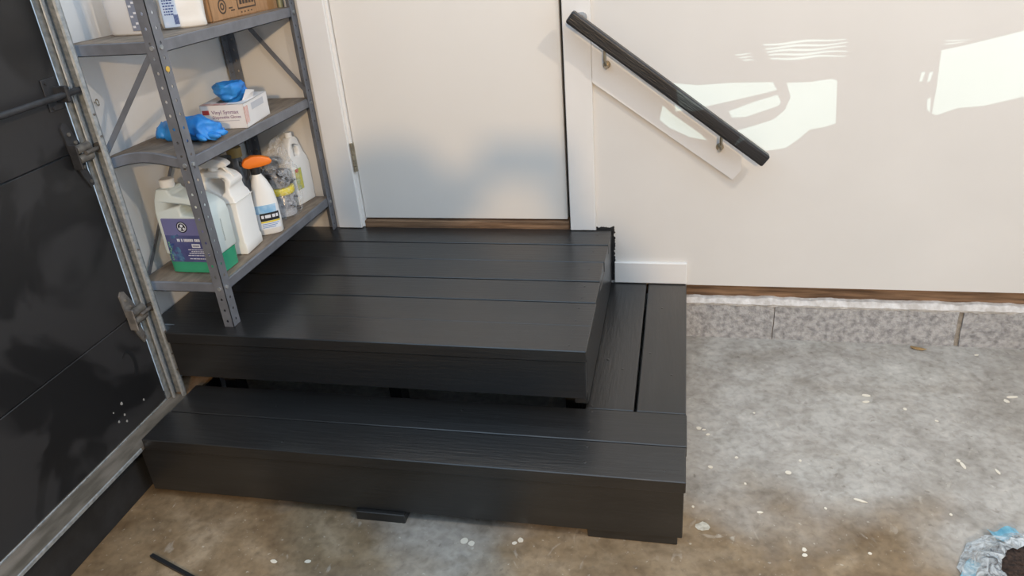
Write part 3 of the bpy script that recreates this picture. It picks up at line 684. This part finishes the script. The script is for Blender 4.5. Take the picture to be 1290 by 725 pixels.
def rag(name, secs, parent, m, amp, f, seed, ex=2.2, n=40, loc=None):
    bm = bmesh.new(); ss = []
    for a, b in zip(secs, secs[1:]):
        for k in range(5): t = k / 5; ss.append(tuple(p + (q - p) * t for p, q in zip(a, b)))
    ss.append(secs[-1]); loft(bm, ss, n, ex); crumple(bm, amp, f, seed); crumple(bm, amp * .35, f * 2.7, seed + 4)
    return obj(name, bm, m, parent, 180, loc)
# glove poking out of the box
gp = rag('blue_glove', [(0, 0, -.035, .018, .034), (0, 0, -.004, .022, .038), (0, 0, .008, .034, .048), (-.002, -.004, .024, .042, .056), (.0, -.008, .042, .046, .050), (.006, -.012, .052, .034, .034), (.008, -.012, .054, .006, .010)], None, BLUEG, .012, 32, 5, loc=(-.208, GY - .006, settle(GY, 'mid') + GH + .004))
tag(gp, 'blue disposable glove poking out of the white box', 'glove')
# crumpled glove lying on the shelf
GLY = -.60
gl = thing('blue_glove', 'crumpled blue disposable glove lying on the middle shelf', 'glove', (-.250, GLY, settle(GLY, 'mid')), rz=math.radians(-8))
bm = bmesh.new(); ss = []
pl = [(-.092, .010, .014), (-.085, .036, .024), (-.05, .044, .030), (-.01, .042, .034), (.03, .048, .036), (.07, .050, .034), (.098, .036, .026), (.108, .014, .014)]
for a, b in zip(pl, pl[1:]):
    for k in range(5): t = k / 5; ss.append([p + (q - p) * t for p, q in zip(a, b)])
rings = []
for x, w, h in ss:
    rings.append([bm.verts.new((x, w * math.cos(2 * PI * k / 36), max(0, h + h * math.sin(2 * PI * k / 36)))) for k in range(36)])
for q, w in zip(rings, rings[1:]):
    for k in range(36): bm.faces.new((q[k], q[(k + 1) % 36], w[(k + 1) % 36], w[k]))
bm.faces.new(rings[0]); bm.faces.new(rings[-1][::-1])
crumple(bm, .016, 28, 1); crumple(bm, .005, 80, 6)
for v in bm.verts: v.co.z = max(.0004, v.co.z)
obj('palm', bm, BLUEG, gl, 180)
rnd = random.Random(4)
for k, (x, y, an) in enumerate(((.085, -.03, -.9), (.10, -.012, -.35), (.098, .012, .15), (.075, .03, .7), (.05, -.045, -1.4))):
    g = bmesh.new(); ps = []; p = Vector((x - .012, y, .022))
    for j in range(9):
        ps.append(p.copy()); p += Vector((math.cos(an + .12 * j), math.sin(an + .12 * j), -.16 if p.z > .012 else 0)) * .0055
    tube(g, ps, [.010, .0105, .0105, .010, .010, .0095, .009, .007, .003], 10); crumple(g, .004, 60, k)
    for v in g.verts: v.co.z = max(.0004, v.co.z)
    obj('finger', g, BLUEG, gl, 180)

# ------------------------------------------------------------------ things on the top shelf
BKY = -.618
bk = thing('detergent_jug', 'tall white plastic jug with printed label on the top shelf', 'jug', (-.312, BKY, settle(BKY, 'top')))
bm = bmesh.new(); loft(bm, [(0, 0, 0, .058, .030, 4), (0, 0, .006, .064, .036, 4), (0, 0, .18, .066, .037, 4), (0, 0, .23, .05, .034, 3), (0, 0, .26, .025, .025, 2), (0, 0, .275, .022, .022, 2)], 36); obj('body', bm, mat('pale_jug', (.76, .79, .84), .35), bk, 50)
bm = bmesh.new(); loft(bm, [(0, 0, .272, .026, .026), (0, 0, .298, .026, .026)], 20); obj('cap', bm, mat('blue_cap', (.08, .2, .5), .4), bk, 40)
lbl = obj('label', bx(.022, .062, -.0385, -.0335, .012, .165, .0008), mat('slate_label', (.22, .25, .33), .5), bk)
bars([(.026 + (k % 3) * .011, .034 + (k % 3) * .011, .02 + k * .009, .0255 + k * .009) for k in range(15)], -.0388, lbl, INKW)
TY = -.503
tb = thing('white_sack', 'folded white paper sack with blue print on the top shelf', 'bag', (-.229, TY, settle(TY, 'top')), rz=math.radians(30))
bm = bmesh.new(); ss = []
for a, b in zip([(0, 0, 0, .056, .028, 5), (0, 0, .004, .060, .034, 5), (0, 0, .10, .062, .036, 4.5), (.002, 0, .20, .060, .034, 4)], [(0, 0, .004, .060, .034, 5), (0, 0, .10, .062, .036, 4.5), (.002, 0, .20, .060, .034, 4), (.002, .003, .27, .03, .03, 3)]):
    for k in range(6): t = k / 6; ss.append(tuple(p + (q - p) * t for p, q in zip(a, b)))
loft(bm, ss, 56); crumple(bm, .007, 20, 2)
for v in bm.verts: v.co.z = max(0.0, v.co.z)
obj('sack', bm, mat('white_paper', (.83, .81, .77), .55, var=.02, bump=.2, bscale=30), tb, 180)
lbl = obj('label', bx(-.052, -.010, -.042, -.030, .006, .17, .001), mat('pale_label', (.76, .79, .86), .5), tb)
rnd = random.Random(31); sp = []
for k in range(17):
    x = .007
    while x < .030: w = rnd.uniform(.003, .008); sp.append((x, x + w, .04 + k * .0075, .0435 + k * .0075)); x += w + .002
sp += [(.030 + .0026 * k, .0318 + .0026 * k, .014, .040) for k in range(5)]
bars([(a - .052, b - .052, c, d_) for a, b, c, d_ in sp], -.0424, lbl, mat('navy_print', (.08, .11, .28), .5))
CY = -.232
cbx = thing('cardboard_box', 'brown cardboard carton with printed marks on the top shelf', 'box', (-.245, CY, settle(CY, 'top')), rz=math.radians(-1.0))
bm = bmesh.new(); HX, HY, HZ = .068, .200, .17; T = .004
box(bm, -HX, HX, -HY, HY, 0, T)
for q in ((-HX, -HX + T, -HY, HY), (HX - T, HX, -HY, HY), (-HX, HX, -HY, -HY + T), (-HX, HX, HY - T, HY)): box(bm, *q, 0, HZ, .0008)
obj('carton', bm, CARD, cbx)
for s in (-1, 1): obj('flap', bx(min(s * HX, s * .003), max(s * HX, s * .003), -HY, HY, HZ, HZ + .003), CARD, cbx)
obj('tape', bx(HX, HX + .0006, .135, .175, 0, HZ), mat('packing_tape', (.36, .19, .08), .35), cbx)
g = bmesh.new()
def disc(g, cy, cz, r, hr):
    extr(g, [(cy + r * math.cos(t * PI / 12), cz + r * math.sin(t * PI / 12)) for t in range(24)], [[(cy + hr * math.cos(t * PI / 12), cz + hr * math.sin(t * PI / 12)) for t in range(24)]] if hr else [], lambda a, b: (HX, a, b), lambda a, b: (HX + .0006, a, b))
disc(g, -.135, .040, .022, .017); disc(g, -.135, .040, .011, .006); obj('round_stamp', g, INK, cbx)
g = bmesh.new(); extr(g, [(-.05, .022), (.06, .022), (.06, .09), (-.05, .09)], [[(-.045, .027), (.055, .027), (.055, .085), (-.045, .085)]], lambda a, b: (HX, a, b), lambda a, b: (HX + .0006, a, b))
for k in range(5): box(g, HX, HX + .0006, -.035 + k * .018, -.022 + k * .018, .036, .07)
for k in range(4): box(g, HX, HX + .0006, -.035 + k * .02, -.028 + k * .02, .011, .015)
for k in range(2): box(g, HX, HX + .0006, -.10 + k * .01, -.08 + k * .012, .030 - k * .008, .034 - k * .008)
obj('printed_frame', g, INK, cbx)
t = thing('small_tin', 'small olive tin at the wall end of the top shelf', 'tin', (-.17, -.020, settle(-.02, 'top'))); 
bm = bmesh.new(); loft(bm, [(0, 0, 0, .012, .012), (0, 0, .05, .012, .012)], 20); obj('body', bm, mat('olive_tin', (.25, .24, .14), .4, metal=.4), t, 40)
bm = bmesh.new(); loft(bm, [(0, 0, .049, .0125, .0125), (0, 0, .054, .0125, .0125)], 20); obj('lid', bm, BLACKP, t, 40)

SLOPE = Matrix.Rotation(-math.atan(.0236), 3, 'X')
for t in (jug, sj, ob, pb, wj, gb, gl, bk, tb, cbx, *[o for o in bpy.data.objects if o.name.startswith(('dark_bottle', 'small_tin'))]):
    if t.parent is None: t.rotation_euler = (SLOPE @ t.rotation_euler.to_matrix()).to_euler()
gl.location.z += .004; gb.location.z += .0008; gp.location.z += .0008
# ------------------------------------------------------------------ handrail
hr = thing('handrail', 'black wooden handrail on a sloping white board beside the door', 'handrail', (1.16, 0, .95))
h0, h1 = Vector((.853, -.092, 1.212)), Vector((1.4825, -.092, .731)); dd = (h1 - h0).normalized(); LEN = (h1 - h0).length
bm = bx(-LEN / 2, LEN / 2, -.019, .019, -.021, .021, .007, 3)
rl = obj('rail', bm, mat('black_rail_paint', (.014, .015, .018), .38, var=.3, vscale=10, stretch=(.5, 5, 5), bump=.3), hr)
rl.matrix_local = Matrix.Translation((h0 + h1) / 2 - Vector(hr.location)) @ Matrix.Rotation(math.atan2(-dd.z, dd.x), 4, 'Y')
zb = lambda x: .985 - .728 * (x - .912)
bm = bmesh.new(); extr(bm, [(.912, zb(.912)), (1.385, zb(1.385)), (1.412, .672), (1.412, zb(1.412) + .150), (.912, zb(.912) + .150)], [], lambda a, b: (a, -.020, b), lambda a, b: (a, -.0005, b))
rel(obj('backing_board', bm, TRIM, hr), hr)
zt = lambda x: zb(x) + .128
bm = bmesh.new(); extr(bm, [(.913, zt(.913)), (1.411, zt(1.411)), (1.411, zt(1.411) + .0035), (.913, zt(.913) + .0035)], [], lambda a, b: (a, -.0215, b), lambda a, b: (a, -.019, b)); rel(obj('bead', bm, TRIM, hr), hr)
for x, z in ((.962, 1.075), (1.338, .790)):
    q = h0 + (h1 - h0) * ((x - h0.x) / (h1.x - h0.x)); zz_ = q.z - .027
    g = bmesh.new(); tube(g, [(x, -.019, z - .032), (x, -.024, z - .032)], .013, 16); br = rel(obj('bracket', g, BRASS, hr, 40), hr)
    g = bmesh.new(); tube(g, [(x, -.022, z - .032), (x, -.050, z - .036), (x, -.076, z - .022), (x, -.088, z - .004), (x, -.092, zz_ + .003)], [.008, .006, .0055, .0055, .005], 10); obj('arm', g, BRASS, br, 40)
    g = bmesh.new(); box(g, -.022, .022, -.010, .010, -.0015, .0015, .001, 1, Matrix.Translation((x, -.092, zz_ + .001)) @ Matrix.Rotation(math.atan2(-dd.z, dd.x), 4, 'Y')); obj('saddle', g, BRASS, br)
bm = bmesh.new(); extr(bm, rrect(.862, .900, 1.168, 1.212, .015), [], lambda a, b: (a, -.073, b), lambda a, b: (a, -.019, b)); rel(obj('end_stop', bm, mat('grey_rubber', (.30, .30, .30), .6), hr), hr)

# ------------------------------------------------------------------ floor clutter
# open bag of potting soil
sb = thing('soil_bag', 'torn open plastic bag of dark soil on the concrete floor', 'bag', (2.066, -1.10, 0)); sb.scale = (.68, .74, .8)
bm = bmesh.new(); n = 64; rings = []
for j, (r, z) in enumerate([(.0, .052), (.05, .054), (.09, .050), (.12, .040), (.15, .025)]):
    rings.append([bm.verts.new((r * math.cos(2 * PI * k / n) * 1.05, r * math.sin(2 * PI * k / n), z)) for k in range(n)] if r else [bm.verts.new((0, 0, z))])
for k in range(n): bm.faces.new((rings[0][0], rings[1][k], rings[1][(k + 1) % n]))
for q, w in zip(rings[1:], rings[2:]):
    for k in range(n): bm.faces.new((q[k], w[k], w[(k + 1) % n], q[(k + 1) % n]))
bmesh.ops.subdivide_edges(bm, edges=bm.edges[:], cuts=2, use_grid_fill=True); crumple(bm, .010, 60, 2); crumple(bm, .006, 150, 5)
so = obj('soil', bm, mat('potting_soil', (.018, .010, .007), .95, col2=(.055, .032, .022), vscale=90, bump=1, bscale=150), sb, 180); so['kind'] = 'stuff'
CRK = bpy.data.materials.new('crinkled_bag_film'); CRK.use_nodes = True; nt = CRK.node_tree; b = nt.nodes['Principled BSDF']; b.inputs['Roughness'].default_value = .14; b.inputs['Base Color'].default_value = (.66, .72, .75, 1)
nz = nt.nodes.new('ShaderNodeTexNoise'); nz.inputs['Scale'].default_value = 28; nz.inputs['Distortion'].default_value = 1.5; rp = nt.nodes.new('ShaderNodeMapRange'); rp.inputs[1].default_value = .35; rp.inputs[2].default_value = .65; rp.inputs[3].default_value = .16; rp.inputs[4].default_value = .75
tcx = nt.nodes.new('ShaderNodeTexCoord'); nt.links.new(tcx.outputs['Object'], nz.inputs['Vector']); nt.links.new(nz.outputs['Fac'], rp.inputs[0]); nt.links.new(rp.outputs[0], b.inputs['Alpha'])
bm = bmesh.new(); n = 44; rings = []
rnd = random.Random(8)
for j, (r, z) in enumerate([(.106, .050), (.114, .054), (.128, .056), (.150, .046), (.165, .040), (.185, .022), (.20, .006), (.19, .001)]):
    ring = []
    for k in range(n):
        t = 2 * PI * k / n; rr = r * (1 + .10 * noise.noise(Vector((math.cos(t) * 3, math.sin(t) * 3, j * .25))) + .035 * noise.noise(Vector((k * .8, j * .5, 0)))); z2 = z * (1 + .45 * noise.noise(Vector((k * .7, j * .3, 3))))
        sq = (abs(math.cos(t - .55)) ** 4 + abs(math.sin(t - .55)) ** 4) ** -.25; sq = 1 + (sq - 1) * j / 7
        ring.append(bm.verts.new((rr * sq * math.cos(t) * 1.05, rr * sq * math.sin(t), max(.001, z2))))
    rings.append(ring)
for q, w in zip(rings, rings[1:]):
    for k in range(n): bm.faces.new((q[k], q[(k + 1) % n], w[(k + 1) % n], w[k]))
crumple(bm, .016, 26, 1)
for v in bm.verts: v.co.z = max(.0005, v.co.z)
obj('film', bm, CRK, sb)
BLF = mat('blue_film', (.08, .30, .42), .3, col2=(.25, .50, .60), vscale=25)
for (cx, cy, rz, w, h) in ((-.205, .010, 1.0, .150, .040), (-.020, .205, .35, .12, .045)):
    g = bmesh.new(); bmesh.ops.create_grid(g, x_segments=10, y_segments=5, size=.5)
    for v in g.verts: v.co = Matrix.Rotation(rz, 3, 'Z') @ Vector((v.co.x * w, v.co.y * h, .014 + .010 * math.sin(v.co.x * 9))) + Vector((cx, cy, 0))
    crumple(g, .004, 40, 2)
    r = bmesh.ops.extrude_face_region(g, geom=g.faces[:])
    for v in r['geom']:
        if isinstance(v, bmesh.types.BMVert): v.co.z -= .0008
    for v in g.verts: v.co.z = max(.0005, v.co.z)
    tag(obj('printed_edge', g, BLF, sb), 'blue printed edge of the film')
# pink-beige clump on the soil
g = bmesh.new(); bmesh.ops.create_icosphere(g, subdivisions=3, radius=.022)
for v in g.verts: v.co = Vector((v.co.x * 1.0, v.co.y * 1.5, v.co.z * .8)) + Vector((.02, -.03, .066))
crumple(g, .010, 50, 3); tag(obj('pale_clump', g, mat('pale_clump', (.55, .40, .33), .8, var=.2, vscale=50), sb, 180), 'pale pinkish clump on the soil')

# black strip on the floor near the curb
a, b_ = px(191, 699, 'z', .004), px(246, 729, 'z', .004)
g = bmesh.new(); d_ = (b_ - a).normalized(); nrm = Vector((-d_.y, d_.x, 0)) * .0055
extr(g, [(0, -.004), (1, -.004), (1, .004), (0, .004)], [], lambda s, z: a + (b_ - a) * s * 1.6 - nrm + Vector((0, 0, z)), lambda s, z: a + (b_ - a) * s * 1.6 + nrm + Vector((0, 0, z)))
tag(obj('rubber_strip', g, BLACKP), 'thin black strip lying on the floor near the curb', 'strip')
# dry leaf
lf = px(1154, 436, 'z', 0); g = bmesh.new(); ring = []
for k in range(20):
    t = 2 * PI * k / 20; r = .020 * (1 + .3 * math.cos(t * 2)) * (1 + .12 * math.cos(t * 7)); ring.append((r * math.cos(t), r * .55 * math.sin(t)))
bm = extr(g, ring, [], lambda a, b: (a, b, .003 + 6 * a * a), lambda a, b: (a, b, .004 + 6 * a * a))
o = tag(obj('dry_leaf', g, mat('dry_leaf', (.30, .19, .08), .8, var=.3, vscale=60)), 'small dry brown leaf on the floor by the block wall', 'leaf'); o.location = (lf.x, min(lf.y, -.035), 0); o.rotation_euler = (0, 0, -.3)
# paint flecks and chips
FLK = mat('pale_paint_fleck', (.72, .66, .55), .7)
rnd = random.Random(77)
def fleck(u, v, w, h, name='paint_fleck', lab='pale fleck of dried paint on the concrete floor', grp='paint flecks on the floor', m=None):
    p = px(u, v, 'z', 0); s = (CAMPOS - p).length / FPX; g = bmesh.new(); k0 = rnd.random() * 9
    ring = [(w * s / 2 * (1 + .35 * noise.noise(Vector((k, k0, 0)))) * math.cos(2 * PI * k / 11), h * s * .62 * (1 + .35 * noise.noise(Vector((k, k0, 5)))) * math.sin(2 * PI * k / 11)) for k in range(11)]
    extr(g, ring, [], lambda a, b: (a, b, 0), lambda a, b: (a, b, .0011)); o = obj(name, g, m or FLK); tag(o, lab, 'paint', grp); o.location = p; o.location.z = .0002; o.rotation_euler = (0, 0, rnd.uniform(-.4, .4))
for u, v, w, h in ((1091, 498, 9, 4), (1091, 506, 8, 3), (993, 595, 7, 5), (1008, 580, 3, 3), (957, 645, 7, 3), (939, 609, 3, 3), (892, 547, 5, 3), (880, 539, 6, 5), (887, 541, 5, 2), (1013, 692, 5, 5), (1014, 699, 6, 4), (1096, 697, 4, 3), (1083, 630, 14, 3),
                   (1207, 580, 4, 4), (1213, 586, 4, 9), (1257, 594, 3, 7), (1275, 500, 12, 3), (1268, 505, 5, 5), (1198, 648, 3, 3), (928, 576, 4, 3), (895, 588, 6, 4), (873, 638, 3, 3), (585, 681, 9, 8), (594, 684, 8, 6), (648, 684, 6, 4), (656, 680, 7, 6), (345, 707, 9, 4), (388, 707, 8, 4), (1140, 515, 4, 4), (1180, 530, 4, 2), (950, 520, 3, 2), (1040, 640, 3, 3), (1230, 447, 5, 2), (1065, 424, 12, 2)):
    fleck(u, v, w, h)
fleck(886, 663, 16, 11, 'paint_blob', 'round pale paint blob on the floor beside the lower step', None, mat('pale_blob', (.62, .60, .52), .6, col2=(.40, .37, .30), vscale=70))
for o in bpy.data.objects:
    if 'group' in o.keys() and not o['group']: del o['group']

# ------------------------------------------------------------------ the photographer, behind the lens: only the shadow is in the picture
SKIN = mat('skin', (.62, .42, .32), .5); CLOTH = mat('grey_jumper', (.12, .13, .16), .85)
def skinned(name, verts, edges, m, parent, root=0, sub=2):
    me = bpy.data.meshes.new(name); me.from_pydata([v[:3] for v in verts], edges, []); me.materials.append(m)
    o = bpy.data.objects.new(name, me); COL.objects.link(o); o.parent = parent
    mod = o.modifiers.new('skin', 'SKIN'); mod.use_smooth_shade = True
    for i, v in enumerate(verts):
        r = v[3]; me.skin_vertices[0].data[i].radius = (r, v[4] if len(v) > 4 else r); me.skin_vertices[0].data[i].use_root = (i == root)
    mod = o.modifiers.new('sub', 'SUBSURF'); mod.levels = sub; mod.render_levels = sub
    return o
pe = thing('person', 'person in grey jumper holding up a phone behind the camera', 'person', (1.06, -2.98, 0))
P0 = Vector(pe.location)
V = [(1.06, -2.97, .92, .15, .11), (1.05, -2.96, 1.12, .145, .105), (1.04, -2.93, 1.30, .165, .105), (1.02, -2.89, 1.40, .09, .08), (1.01, -2.86, 1.45, .055, .055), (1.0, -2.79, 1.475, .078, .092), (.998, -2.78, 1.550, .088, .098), (.998, -2.78, 1.610, .070, .08),
     (1.22, -2.92, 1.37, .06), (1.42, -2.80, 1.36, .046), (1.315, -2.70, 1.44, .034),
     (.86, -2.92, 1.37, .06), (.80, -2.78, 1.20, .046), (1.04, -2.68, 1.42, .034),
     (1.15, -2.97, .86, .09), (1.16, -2.96, .48, .062), (1.165, -2.99, .09, .042), (1.175, -2.87, .035, .034),
     (.96, -2.97, .86, .09), (.95, -2.96, .48, .062), (.94, -2.99, .09, .042), (.93, -2.87, .035, .034)]
E_ = [(0, 1), (1, 2), (2, 3), (3, 4), (4, 5), (5, 6), (6, 7), (2, 8), (8, 9), (9, 10), (2, 11), (11, 12), (12, 13), (0, 14), (14, 15), (15, 16), (16, 17), (0, 18), (18, 19), (19, 20), (20, 21)]
VV = [(v[0] - P0.x, v[1] - P0.y, v[2] - P0.z, *v[3:]) for v in V]
skinned('body', VV, E_, SKIN, pe)
def garment(name, idx, grow, m, root=0):
    vs = [(*VV[i][:3], *[r + grow for r in VV[i][3:]]) for i in idx]; mp = {i: k for k, i in enumerate(idx)}
    return skinned(name, vs, [(mp[a], mp[b]) for a, b in E_ if a in mp and b in mp], m, pe, root)
garment('jumper', [0, 1, 2, 3, 8, 9, 10, 11, 12, 13], .034, CLOTH)
garment('trousers', [0, 14, 15, 16, 18, 19, 20], .012, mat('navy_denim', (.04, .06, .12), .85))
for i, j in ((16, 17), (20, 21)): garment('shoe', [i, j], .014, BLACKP)
HC = Vector((.998, -2.78, 1.560)) - P0
g = bmesh.new(); bmesh.ops.create_icosphere(g, subdivisions=3, radius=1)
for v in g.verts:
    f = v.co.y > .25 and v.co.z < .45
    v.co = HC + Vector((v.co.x * .118, v.co.y * (.055 if f else .120) - .008, v.co.z * .098 - .004))
obj('hair', g, mat('dark_hair', (.03, .02, .015), .7, bump=.5), pe, 180)
for sx in (-1, 1):
    g = bmesh.new(); bmesh.ops.create_icosphere(g, subdivisions=2, radius=.011); e = obj('eye', g, mat('eye_white', (.8, .8, .78), .2), pe, 180, HC + Vector((sx * .031, .083, -.012)))
    g = bmesh.new(); bmesh.ops.create_icosphere(g, subdivisions=2, radius=.0055); obj('iris', g, BLACKP, e, 180, Vector((0, .008, 0)))
    g = bmesh.new(); loft(g, [(0, 0, -.028, .004, .008), (0, 0, 0, .008, .016), (0, 0, .028, .005, .012)], 12); obj('ear', g, SKIN, pe, 180, HC + Vector((sx * .086, -.005, -.022)))
g = bmesh.new(); loft(g, [(0, .012, -.026, .014, .012), (0, .014, -.016, .013, .014), (0, .0, .022, .006, .006)], 12); obj('nose', g, SKIN, pe, 180, HC + Vector((0, .085, -.03)))
g = bmesh.new(); loft(g, [(0, 0, -.005, .018, .004), (0, 0, 0, .024, .006), (0, 0, .005, .018, .004)], 14); obj('mouth', g, mat('lips', (.5, .24, .2), .5), pe, 180, HC + Vector((0, .075, -.078)))
for wrist, palm, sgn in (((1.315, -2.70, 1.44), (1.297, -2.685, 1.515), -1), ((1.04, -2.68, 1.42), (1.100, -2.690, 1.495), 1)):
    w, c = Vector(wrist) - P0, Vector(palm) - P0; vs = [(*w, .026, .02), (*c, .032, .016)]; es = [(0, 1)]
    for k in range(4):
        a = c + Vector((-.008 * sgn * (k - 1.5) * .5, .012, .012 + .017 * k)); b1 = a + Vector((sgn * .030, .022, .004)); b2 = b1 + Vector((sgn * .022, -.006, .002)); i = len(vs)
        vs += [(*a, .009), (*b1, .0085), (*b2, .007)]; es += [(1, i), (i, i + 1), (i + 1, i + 2)]
    a = c + Vector((sgn * .02, -.01, -.012)); b1 = a + Vector((sgn * .03, -.004, .012)); i = len(vs); vs += [(*a, .011), (*b1, .009)]; es += [(1, i), (i, i + 1)]
    skinned('hand', vs, es, SKIN, pe, 0, 1)
ph = obj('phone', bx(-.080, .080, -.0045, .0045, -.038, .038, .003, 2), BLACKP); tag(ph, 'black phone held level in two hands', 'phone')
ph.matrix_world = Matrix.Translation(CAMPOS + CR @ Vector((0, 0, .028))) @ CR.to_4x4() @ Matrix.Rotation(PI / 2, 4, 'X')
